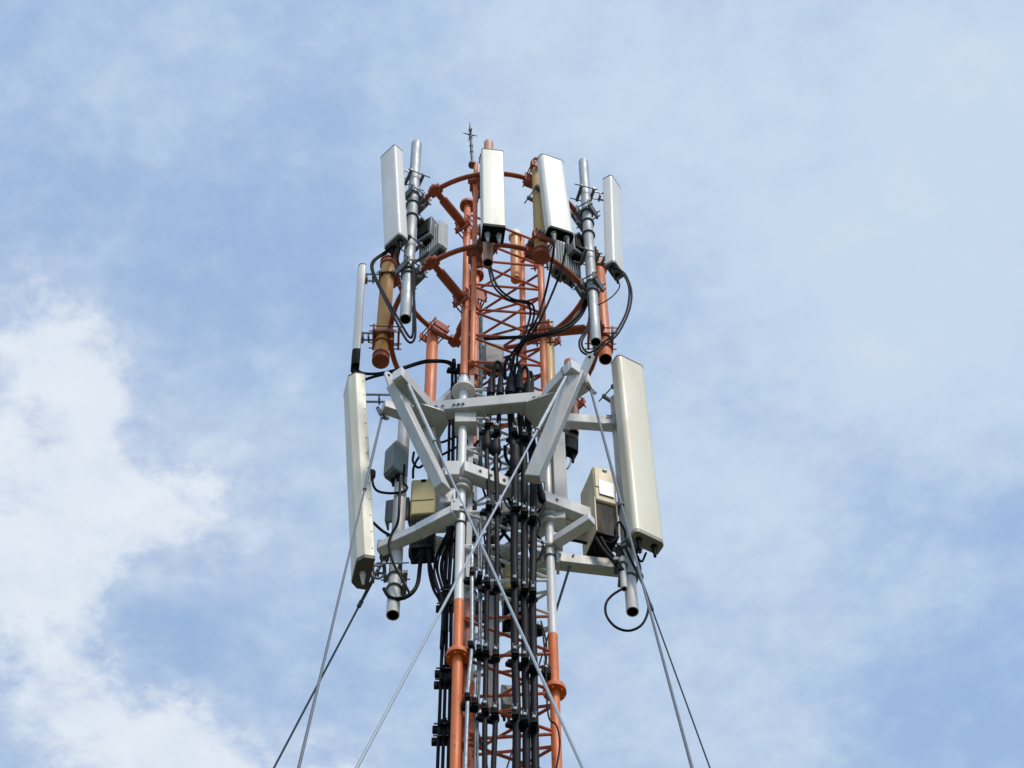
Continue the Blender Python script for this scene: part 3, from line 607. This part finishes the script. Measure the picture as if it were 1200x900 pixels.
# ------------------------------------------------------------------ guy wires
def guy(label, a, pix2, drop_run, sgn, grip=.0, matn='wire', r=.0056, shackle=True, gripmat='wire_far', gr=.0085):
    A = a; best = None
    for k in range(4000):                              # depth at which the wire falls at the wanted slope
        Yq = A.y + sgn * k * .001; q = atY(*pix2, Yq)
        if q.z > A.z: continue
        run = math.hypot(q.x - A.x, q.y - A.y); e = abs((A.z - q.z) / max(run, 1e-6) - drop_run)
        if best is None or e < best[0]: best = (e, q)
    q = best[1]; d = (q - A); end = A + d * (A.z / -d.z * 1.0 if d.z < 0 else 1); end.z = .0
    t = thing('guy_wire', label, 'guy wire', end, group='guy wires of the mast')
    m = MB(); m.tube([A, end], r, 8); m.build('strand', matn, t)
    u = d.normalized()
    if grip:
        m = MB(); L = (q - A).length * grip; m.tube([A, A + u * .06, A + u * L * .9, A + u * L], [gr * .7, gr, gr, r + .001], 10); m.build('grip', gripmat, t)
        m = MB(); m.lathe(A + u * (L - .01), u, [(0, r + .002), (.0, gr + .003), (.05, gr + .003), (.05, r + .002)], 10); m.build('ferrule', gripmat, t)
    if shackle:
        m = MB(); s_ = u.orthogonal().normalized(); c = A - u * .02
        m.tube(spline([c + s_ * .03 - u * .07, c + s_ * .042, c + u * .07, c - s_ * .042, c - s_ * .03 - u * .07]), .012, 8); m.tube([c + s_ * .06 - u * .07, c - s_ * .06 - u * .07], .013, 8); w3 = u.cross(s_); m.torus(c + u * .085, w3, .03, .009, 16, 6); m.build('shackle', 'darkgalv', t)
    return A, q
guy('front guy wire running from the left frame arm down to the right, crossing another', atZ(478, 449, z1), (683, 900), 1.9, -1, .29, r=.0058, gripmat='galv', gr=.0108)
guy('front guy wire running from the right frame arm down to the left, crossing another', atZ(664, 440, z1), (418, 900), 1.9, -1, .27, r=.0058, gripmat='galv', gr=.0108)
guy('left guy wire passing close in front of the long cream panel', atZ(448, 486, z1), (350, 900), 1.9, -1, .37, 'wire_far')
guy('right guy wire dropping beside the big cream panel from the outer frame arm', atZ(692, 456, z1), (811, 900), 1.9, -1, .5, 'wire_far')
guy('lowest left guy wire, starting at the lower left pole', atZ(455, 645, Z3), (321, 900), 1.8, 1, .25, 'wire_far', r=.0075, gr=.012, gripmat='wire_far')
guy('lowest right guy wire, starting at the foot of the lower right pole', atZ(746, 664, Z3), (832, 900), 1.8, 1, .2, 'wire_far', gripmat='wire_far')
guy('far guy wire running down behind the right leg and the cables', atZ(672, 650, Z3), (594, 900), 1.7, 1, .3, 'wire_far', shackle=False, gripmat='wire_far')

# ------------------------------------------------------------------ cables
def cable(label, pts, r=.0085, matn='rubber', Y=None, cat='cable', group='black cables on the mast', name='cable'):
    P = [atY(p[0], p[1], p[2] if len(p) > 2 else Y) for p in pts]
    m = MB(); m.tube(spline(P, 8), r, 8); return tag(m.build(name, matn), label, cat, group)
rnd0 = random.Random(3)
GF = 'thick feeder cables up the mast front'
def feeder(label, pts, Y, r):
    P = [atY(x, y, Y) for x, y in pts]
    P = [P[0]] + [q for a, b in zip(P, P[1:]) for q in (a.lerp(b, .5) + Vector((rnd0.uniform(-.006, .006), rnd0.uniform(-.006, .006), 0)), b)]
    e = P[-1] + (P[-1] - P[-2]).normalized() * 2.5; e.z = max(e.z, 1); P.append(e)
    t = thing('feeder_cable', label, 'cable', P[-1], group=GF)
    m = MB(); m.tube(spline(P, 8), r, 12); m.build('sheath', 'feeder', t)
    p = P[0]; d = (P[0] - P[1]).normalized()
    m = MB(); m.lathe(p - d * .02, d, [(0, r), (.01, r + .012), (.10, r + .012), (.12, r + .004), (.22, r + .004), (.26, r * .6), (.30, .010)], 14); m.build('connector', 'rubber', t)
feeder('thick black feeder, leftmost of the three on the right of the mast front', [(598, 462), (599, 492), (603, 540), (603.5, 590), (603.5, 700), (604, 780), (605, 905)], 9.03, .0255)
feeder('thick black feeder, middle one of the three on the right of the mast front', [(609, 458), (610, 490), (614, 540), (614.5, 600), (614.5, 700), (615.5, 780), (617, 905)], 9.045, .0245)
feeder('thick black feeder, nearest the right mast leg', [(619, 466), (619, 500), (624, 545), (625, 600), (624, 700), (625.5, 780), (627.5, 905)], 9.06, .0245)
feeder('slimmer dark feeder, left one of the pair near the mast middle', [(575, 462), (573, 490), (570.5, 540), (573, 600), (570.5, 700), (569, 800), (568, 905)], 9.0, .0165)
feeder('slimmer dark feeder, right one of the pair near the mast middle', [(586, 462), (584.5, 490), (581, 540), (582.5, 600), (582, 700), (580.5, 800), (578, 905)], 9.0, .0165)
# bulbous splices on the pair
for (x, y), w_ in (((570.5, 520), 'left'), ((580.8, 525), 'right')):
    p = atY(x, y, 9.0); m = MB(); m.lathe(p - Vector((0, 0, .09)), (0, 0, 1), [(0, .018), (.03, .034), (.05, .038), (.10, .038), (.12, .034), (.16, .034), (.17, .018)], 14); tag(m.build('cable_splice', 'rubber'), 'bulbous black splice on the %s slimmer feeder under the white beam' % w_, 'splice', 'cable splices')
p = atY(604, 535, 9.03); m = MB(); m.lathe(p - Vector((0, 0, .20)), (0, 0, 1), [(0, .028), (.03, .040), (.16, .042), (.18, .036), (.30, .036), (.33, .028)], 14); tag(m.build('cable_splice', 'rubber'), 'long black splice on the leftmost thick feeder', 'splice', 'cable splices')
# thin cables in pairs left of the feeders
GT = 'thin grey cables beside the near leg'
cable('pale grey cable running down right beside the near leg', [(553, 640), (553, 700), (552.5, 760), (549, 800), (547, 850), (545, 905)], .0115, 'wire', 8.98, group=GT)
cable('thin bluish cable left of the feeder pair', [(560, 620), (561.5, 700), (561, 760), (558, 830), (556, 905)], .0075, 'wire_far', 9.02, group=GT)
cable('thin bluish cable closest to the left of the feeder pair', [(563, 610), (564, 700), (563, 770), (560, 840), (559.5, 905)], .007, 'wire_far', 9.02, group=GT)
cable('thin dark cable slanting behind the pair at the mast foot', [(556, 842), (566, 880), (572, 905)], .008, 'wire_far', 9.1, group=GT)
GL = 'dark cables bundled outside the near leg'
xs = [(519.5, 512.5), (524, 518.5), (529, 525)]
for k, (a, b) in enumerate(xs):
    cable(['leftmost', 'middle', 'rightmost'][k] + ' dark cable of the bundle left of the near leg', [(527 + 5 * k, 470), (525.5 + 5.2 * k, 560), (524 + 5 * k, 640), (a + 1, 700), (a, 720), ((a + b) / 2 + .5, 800), (b, 905)], .0105, 'rubber', 9.22, group=GL)
for k, x in enumerate((531, 537.5)):
    cable('%s cable seen behind the near leg below the white frame' % ('thin dark left' if k == 0 else 'thin dark right'), [(x, 448), (x - 1, 520), (x - 3, 620), (x - 6, 690)], .007, 'rubber', 9.36, group=GL)
GJ = 'black jumper cables of the antennas'
yA = pA.y - .05
cable('long jumper looping down from the upper left panel, outer strand', [(463, 287, yA - .05), (450, 296, yA), (437, 306, yA), (436, 318, yA), (448, 344, yA), (464, 376, yA), (478, 400, yA), (486, 396, yA), (486.5, 372, yA), (484, 330, yA), (483, 310, yA)], .009, group=GJ)
cable('long jumper looping down from the upper left panel, inner strand', [(465, 289, yA - .05), (452, 297, yA), (439, 306, yA), (437.5, 318, yA), (450, 344, yA), (467, 374, yA), (479, 394, yA), (483.5, 392, yA), (484.5, 370, yA), (485.5, 330, yA), (484, 305, yA)], .009, group=GJ)
cable('thick jumper curving from the left panel pole to the radio unit', [(468, 292), (466, 305), (471, 314), (480, 311), (497, 300), (501, 296)], .011, Y=pA.y, group=GJ)
cable('black cable running from the thin left antenna to the near leg, upper strand', [(417, 432, pE.y), (424, 437, pE.y), (440, 438, 9.25), (462, 434, 9.2), (490, 425, 9.2), (505, 422.5, 9.2), (528, 425, 9.3), (534, 440, 9.3), (532, 470, 9.3)], .011, group=GJ)
cable('black cable running from the big left panel to the near leg, lower strand', [(424, 446, pE.y), (440, 441, 9.25), (462, 435.5, 9.2), (490, 426.5, 9.2), (505, 424, 9.2), (527, 426.5, 9.3), (530, 445, 9.3), (528, 470, 9.3)], .011, group=GJ)
yB = 8.75
cable('twin jumper from the front-facing panel, left strand', [(570, 275, pB.y - .16), (571, 300, yB), (572.5, 313, yB), (579, 336, yB), (596, 351, yB), (612, 354, yB + .1), (620, 358, yB + .15), (621, 372, yB + .2), (612, 398, 8.95), (600, 414, 9.0), (592, 428, 9.0)], .0085, group=GJ)
cable('twin jumper from the front-facing panel, right strand', [(586, 276, pB.y - .16), (582, 292, yB), (574.5, 306, yB), (582, 334, yB), (600, 350, yB), (616, 353, yB + .1), (625, 359, yB + .15), (625, 374, yB + .2), (615, 400, 8.95), (603, 416, 9.0), (596, 430, 9.0)], .0085, group=GJ)
cable('jumper hanging from the left socket of the tilted panel', [(650, 275, pC.y - .17), (648.5, 296, pC.y - .15), (640, 340, 8.8), (629, 374, 8.85), (612, 402, 8.95), (604, 414, 9.0), (600, 432, 9.03)], .0085, group=GJ)
cable('jumper hanging from the right socket of the tilted panel', [(664, 279, pC.y - .17), (662, 298, pC.y - .15), (655, 324, 8.8), (641, 358, 8.85), (628, 384, 8.9), (612, 406, 8.97), (606, 420, 9.02), (609, 436, 9.04)], .0085, group=GJ)
cable('long black cable swept along the hoop from the upper right pole to the lattice', [(687, 350, pD.y + .05), (678, 368, 8.95), (664, 381, 8.95), (648, 388.5, 8.95), (630, 393.5, 8.98), (600, 395.5, 9.1), (568, 397, 9.2)], .0135, group=GJ)
cable('second black cable swept along the hoop from the upper right pole', [(689, 354, pD.y + .05), (680, 371, 8.95), (665, 384, 8.95), (646, 391, 8.95), (626, 396, 8.98), (612, 402, 9.0), (604, 412, 9.02)], .011, group=GJ)
yD = pD.y - .02
cable('jumper looping round from the upper right panel, outer strand', [(716, 312, yD), (722, 314, yD), (733, 322, yD), (740, 342, yD), (737, 365, yD), (724, 391, yD), (708, 405, yD), (694, 416, yD), (682, 412, yD), (679, 400, yD), (686, 387, yD), (690.5, 372, yD), (690, 345, yD)], .008, group=GJ)
cable('jumper looping round from the upper right panel, inner strand', [(719, 314, yD), (726, 316, yD), (735, 330, yD), (737.5, 346, yD), (733, 368, yD), (720, 391, yD), (706, 402, yD), (692, 413, yD), (684, 409, yD), (682, 400, yD), (688, 388, yD), (692, 372, yD), (692, 345, yD)], .008, group=GJ)
cable('thin wire hanging from the pendant under the upper right panel', [(723, 326), (726, 336), (718, 347), (706, 355), (699, 358)], .005, Y=yD, group=GJ)
cable('thin dark cable between the upper right radio unit and the hoop', [(667, 320), (671, 332), (678, 341), (684, 345)], .006, Y=9.0, group=GJ)
GK = 'black cables round the lower left pole'
yP = PLxy.y
cable('cable with a plug end hooking from the left grey box', [(436, 560), (438, 570), (444, 576), (458, 578), (473, 576), (477, 571), (473, 564), (474, 545)], .009, Y=yP - .05, group=GK)
p = atY(435.5, 558, yP - .05); m = MB(); m.lathe(p + Vector((0, 0, -.05)), (0, 0, 1), [(0, .012), (.03, .022), (.05, .027), (.10, .027), (.104, .02)], 12); tag(m.build('cable_plug', 'dark'), 'black plug on the end of the cable by the left grey box', 'plug')
cable('cable winding down the front of the lower left pole', [(469, 560), (468, 590), (466, 612), (458, 628), (456, 642), (462, 662), (472, 680), (481, 697)], .0095, Y=yP - .10, group=GK)
cable('cable from the big left panel back to the lower left pole', [(437, 612, yP), (448, 622, yP), (458, 628, yP - .05), (464, 634, yP - .05)], .010, group=GK)
cable('thick cable bundle drooping from the tan cabinet to the pole foot', [(494, 645), (492, 665), (489, 685), (480, 697), (466, 702), (456, 699), (450, 690)], .014, Y=yP - .04, group=GK)
cable('cable dropping from the tan cabinet into the left bundle', [(500, 645), (505, 665), (510, 685), (517, 700), (519, 720), (517, 760)], .0105, Y=9.2, group=GK)
cable('second cable dropping from the tan cabinet into the left bundle', [(503, 645), (503, 668), (508, 690), (516, 706), (520, 730), (518, 770)], .0105, Y=9.22, group=GK)
cable('short black loop under the tan cabinet', [(480, 644), (481, 654), (487, 655), (491, 648)], .009, Y=yP - .02, group=GK)
cable('cable curving from behind the near leg down to the bundle, left strand', [(529, 620), (518, 640), (511, 656), (513, 672), (519, 692)], .009, Y=9.2, group=GK)
cable('cable curving from behind the near leg down to the bundle, right strand', [(532, 618), (523, 645), (518, 662), (520, 682), (524, 694)], .009, Y=9.22, group=GK)
cable('upper black cable crossing behind the left strut to the near leg', [(548, 497), (540, 508), (522, 517), (508, 521), (493, 533), (485, 547), (484, 560)], .009, Y=9.38, group=GK)
cable('lower black cable crossing behind the left strut to the near leg', [(549, 512), (538, 522), (520, 532), (503, 539), (491, 548), (484, 541), (485, 530)], .009, Y=9.36, group=GK)
for k, (x, tx) in enumerate(((509, 'leftmost'), (513, 'second'), (516.5, 'third'), (521, 'rightmost'))):
    cable('%s of the slack black cables sagging into the bundle left of the near leg' % tx, [(531 + k, 612), (x + 12, 630), (x + 2, 652), (x, 670), (x + 5, 690), (519 + 3 * k, 706), (518 + 3 * k, 740)], .0065, Y=9.17 + .02 * k, group=GK)
GR = 'black cables round the lower right pole'
yQ = PRxy.y
cable('big open cable loop below the lower right pole', [(733, 642), (744, 666), (756, 692), (760, 712), (753, 731), (738, 739), (722, 735), (711, 722), (710, 708), (717, 698), (729, 690)], .0085, Y=yQ - .08, group=GR)
cable('cable dropping from the beige cabinet to the lower right pole, left strand', [(698, 630), (706, 643), (718, 657), (727, 668)], .012, Y=yQ - .08, group=GR)
cable('cable dropping from the beige cabinet to the lower right pole, right strand', [(704, 630), (712, 644), (722, 656), (730, 668)], .012, Y=yQ - .08, group=GR)
cable('small loop from the beige cabinet round the lower right pole', [(708, 634), (716, 636), (722, 630), (722, 618), (726, 612), (732, 622), (733, 632)], .008, Y=yQ - .08, group=GR)
cable('second small loop under the beige cabinet', [(711, 631), (718, 633), (725, 640), (731, 650)], .007, Y=yQ - .06, group=GR)
cable('black cable laid along the right grey arm', [(664, 632), (676, 634), (700, 639), (728, 643)], .011, Y=9.42, group=GR)
cable('dark loop under the far panel behind the right brace', [(668, 530), (669, 540), (666, 548), (660, 550), (657, 546), (658, 536)], .007, 'unitdark', Y=10.15, group=GR)
cable('black jumper hooking from the big right panel to the pole', [(757, 648), (752, 658), (746, 650), (748, 640)], .008, Y=yQ - .1, group=GR)
cable('cable looped from the left guy fitting behind the big left panel', [(449, 664), (444, 660), (438, 664), (436, 674), (444, 678), (452, 672)], .008, 'darkgalv', Y=yP - .02, group=GK)
# heads of the feeder jumpers, arching over under the hoop
GH = 'short arched jumpers at the feeder tops'
for k, (x0, x1, y0) in enumerate(((588, 579, 424), (592, 599, 418), (603, 610, 426), (611, 619, 430), (619, 624, 436))):
    cable('%s of the short arched jumpers where the thick feeders end' % ['leftmost', 'second from left', 'middle one', 'second from right', 'rightmost'][k], [(x0, y0 + 26), (x0, y0 + 8), ((x0 + x1) / 2, y0), (x1, y0 + 8), (x1, y0 + 36)], .0115, Y=9.05 + .02 * k, group=GH)
# clutter of jumpers inside the white section
GC = 'tangled dark jumpers inside the white section'
rnd = random.Random(5)
desc = ['short tangled jumper beside the near leg, %s', 'slack jumper behind the feeder pair, %s', 'tangled jumper between the feeders, %s', 'slack jumper near the right leg, %s']
hts = ['just under the upper white beam', 'just above the lower grey frame', 'at the lower grey frame', 'just below the lower grey frame', 'level with the side arms']
for j, hh in enumerate(hts):
    for i in range(4):
        x = (556, 576, 595, 629)[i] + rnd.uniform(-5, 5); y = 505 + 33 * j + rnd.uniform(-8, 8) + (8 if i > 1 else 0); Yc = 9.1 + .12 * (i > 1) + rnd.uniform(0, .12)
        w_ = rnd.uniform(6, 14) * rnd.choice((-1, 1))
        cable(desc[i] % hh, [(x, y - 16), (x + w_, y - 4), (x + w_ * .6, y + 10), (x - w_ * .5, y + 20), (x - w_ * .3, y + 36)], rnd.choice((.006, .008, .009)), rnd.choice(('rubber', 'rubber', 'wire_far', 'unitdark')), Yc, group=GC)

rnd2 = random.Random(11)
for k, (x, y, tx) in enumerate(((592, 545, 'above the lower grey beam'), (633, 575, 'tight against the right mast leg, above the beam'), (594, 600, 'left of the thick feeders, under the lower beam'), (590, 630, 'left of the thick feeders, beside the crossing guy wires'), (556, 600, 'just inside the near leg under its collar'), (627, 560, 'behind the foot of the right white brace'))):
    P = [(x + rnd2.uniform(-4, 4), y - 22), (x + rnd2.uniform(-9, 9), y - 8), (x + rnd2.uniform(-11, 11), y + 6), (x + rnd2.uniform(-7, 7), y + 18), (x + rnd2.uniform(-4, 4), y + 34)]
    cable('bunched black jumper ' + tx, P, .012, 'rubber', 9.12 + .03 * k, group=GC)
    p = atY(P[2][0], P[2][1], 9.11 + .03 * k); m = MB(); m.lathe(p - Vector((0, 0, .08)), (rnd2.uniform(-.3, .3), 0, 1), [(0, .014), (.02, .026), (.11, .028), (.13, .02), (.2, .02), (.21, .012)], 12)
    tag(m.build('cable_splice', 'rubber'), 'small black splice on the jumper ' + tx, 'splice', 'cable splices')
cabinet('junction_box', 'small pale box inside the mast just above the lower beam', 'box', (601, 551), (601, 562), 9.5, 5, .09, .08, greybox, 'grey boxes on the mast')
cabinet('junction_box', 'pale box inside the mast left of the thick feeders under the lower beam', 'box', (597, 588), (597, 602), 9.5, 5, .12, .08, greybox, 'grey boxes on the mast')
cabinet('splitter_box', 'dark grey splitter hanging inside the near leg at the paint change', 'box', (563, 703), (563, 722), 9.3, -8, .075, .05, plainbox)

# ------------------------------------------------------------------ cable clamps
def cclamp(label, pts, Y, size, bolts=True, tilt=0.):
    """one row of black clamp blocks on neighbouring cables"""
    c = atY(*pts[len(pts) // 2], Y); t = thing('cable_clamp', label, 'clamp', c, group='black cable clamps')
    for (x, y) in pts:
        p = atY(x, y + rnd.uniform(-2.2, 2.2), Y); m = MB(); w, d, h = size; w *= rnd.uniform(.84, 1.0); h *= rnd.uniform(.72, .95); a_ = rnd.uniform(-.25, .25); tx_ = (math.cos(a_), math.sin(a_), rnd.uniform(-.12, .12))
        m.box(p, (w, d, h), tx_); m.box(p + Vector((0, 0, h * .62)), (w * .8, d * .8, h * .22)); m.box(p - Vector((0, 0, h * .62)), (w * .72, d * .8, h * .22)); b = m.build('block', 'dark', t, bevel=.006)
        if bolts:
            m = MB()
            for dx in (-.006, .008): m.tube([p + Vector((dx, -d * .3, h * .35)), p + Vector((dx * rnd.uniform(1, 2.4), -d * rnd.uniform(.6, .8), h * rnd.uniform(.55, .9)))], .0034, 6)
            m.lathe(p + Vector((0, -d * .5, h * .25)), (0, -1, 0), [(-.003, .010), (.006, .010), (.006, .006), (.014, .006)], 6)
            m.build('bolt', 'bright', b)
    if len(pts) > 1:
        a, b = atY(*pts[0], Y), atY(*pts[-1], Y); m = MB(); m.beam(a + Vector((-.05, .03, -.02)), b + Vector((.02, .03, -.02)), .03, .05); m.build('bar', 'dark', t, bevel=.004)
num = ['topmost', 'second', 'third', 'fourth', 'fifth', 'lowest']
for k, y in enumerate((508, 596, 687, 769, 840)):
    cclamp('black clamp row across the three thick feeders, %s from the top' % num[k] if k else 'topmost black clamp row across the three thick feeders', [(603.3 + .3 * max(0, k - 2), y), (614.4 + .4 * max(0, k - 2), y + 5), (624.6 + .7 * max(0, k - 2), y + 11)], 9.015, (.046, .085, .075))
for k, y in enumerate((500, 593, 683, 763, 833)):
    xo = (571.5, 572.8, 571, 569.5, 568.6)[k]; xo2 = (582.5, 582.5, 582, 581, 580)[k]
    cclamp('black clamp on the pair of slimmer feeders, %s from the top' % num[k] if k else 'topmost black clamp on the pair of slimmer feeders', [(xo, y), (xo2, y + 5)], 8.985, (.044, .075, .075))
for k, (y, xo) in enumerate(((673, 553), (757, 552.5), (820, 548))):
    cclamp('black clamp on the thin cables by the near leg, %s' % ['in the white section', 'beside the orange flange', 'lowest one'][k], [(xo, y), (xo + 9, y + 4)], 8.99, (.036, .07, .075))
for k, (y, xa) in enumerate(((691, 521.5), (707, 520), (783, 519), (796, 518), (848, 516.5), (862, 515.5))):
    cclamp('black clamp on the cable bundle left of the near leg, %s' % ['topmost one', 'second from the top', 'third from the top', 'fourth from the top', 'second from the bottom', 'lowest one'][k], [(xa, y), (xa + 5, y), (xa + 9.5, y)], 9.215, (.03, .05, .075 if k % 2 else .05), bolts=False)
    a = atY(xa - 8, y, 9.2); b = atY(xa + 10, y, 9.2); ob = [o for o in COL.objects if o.name.startswith('cable_clamp')][-1]
    m = MB(); m.tube([a, b], .006, 6); m.build('threaded_rod', 'darkgalv', ob)
cclamp('black clamp on the right leg just above the flange', [(640, 788)], 9.24, (.06, .07, .085))
cclamp('black clamp high beside the right leg at the paint change', [(632, 737)], 9.26, (.05, .06, .075))
cclamp('black clamp of cables left of the near leg above the white frame', [(532, 428), (538, 430)], 9.25, (.035, .05, .08), bolts=False)
cable('thin dark wire hanging beside the right leg below the flange', [(636, 740), (639, 770), (640, 800), (643, 840), (652, 850), (656, 870), (653, 895), (650, 905)], .0055, Y=9.2, group='thin wires beside the right leg')
cable('thin dark wire curving past the right flange', [(634, 728), (640, 752), (640, 775), (637, 800)], .0055, Y=9.3, group='thin wires beside the right leg')
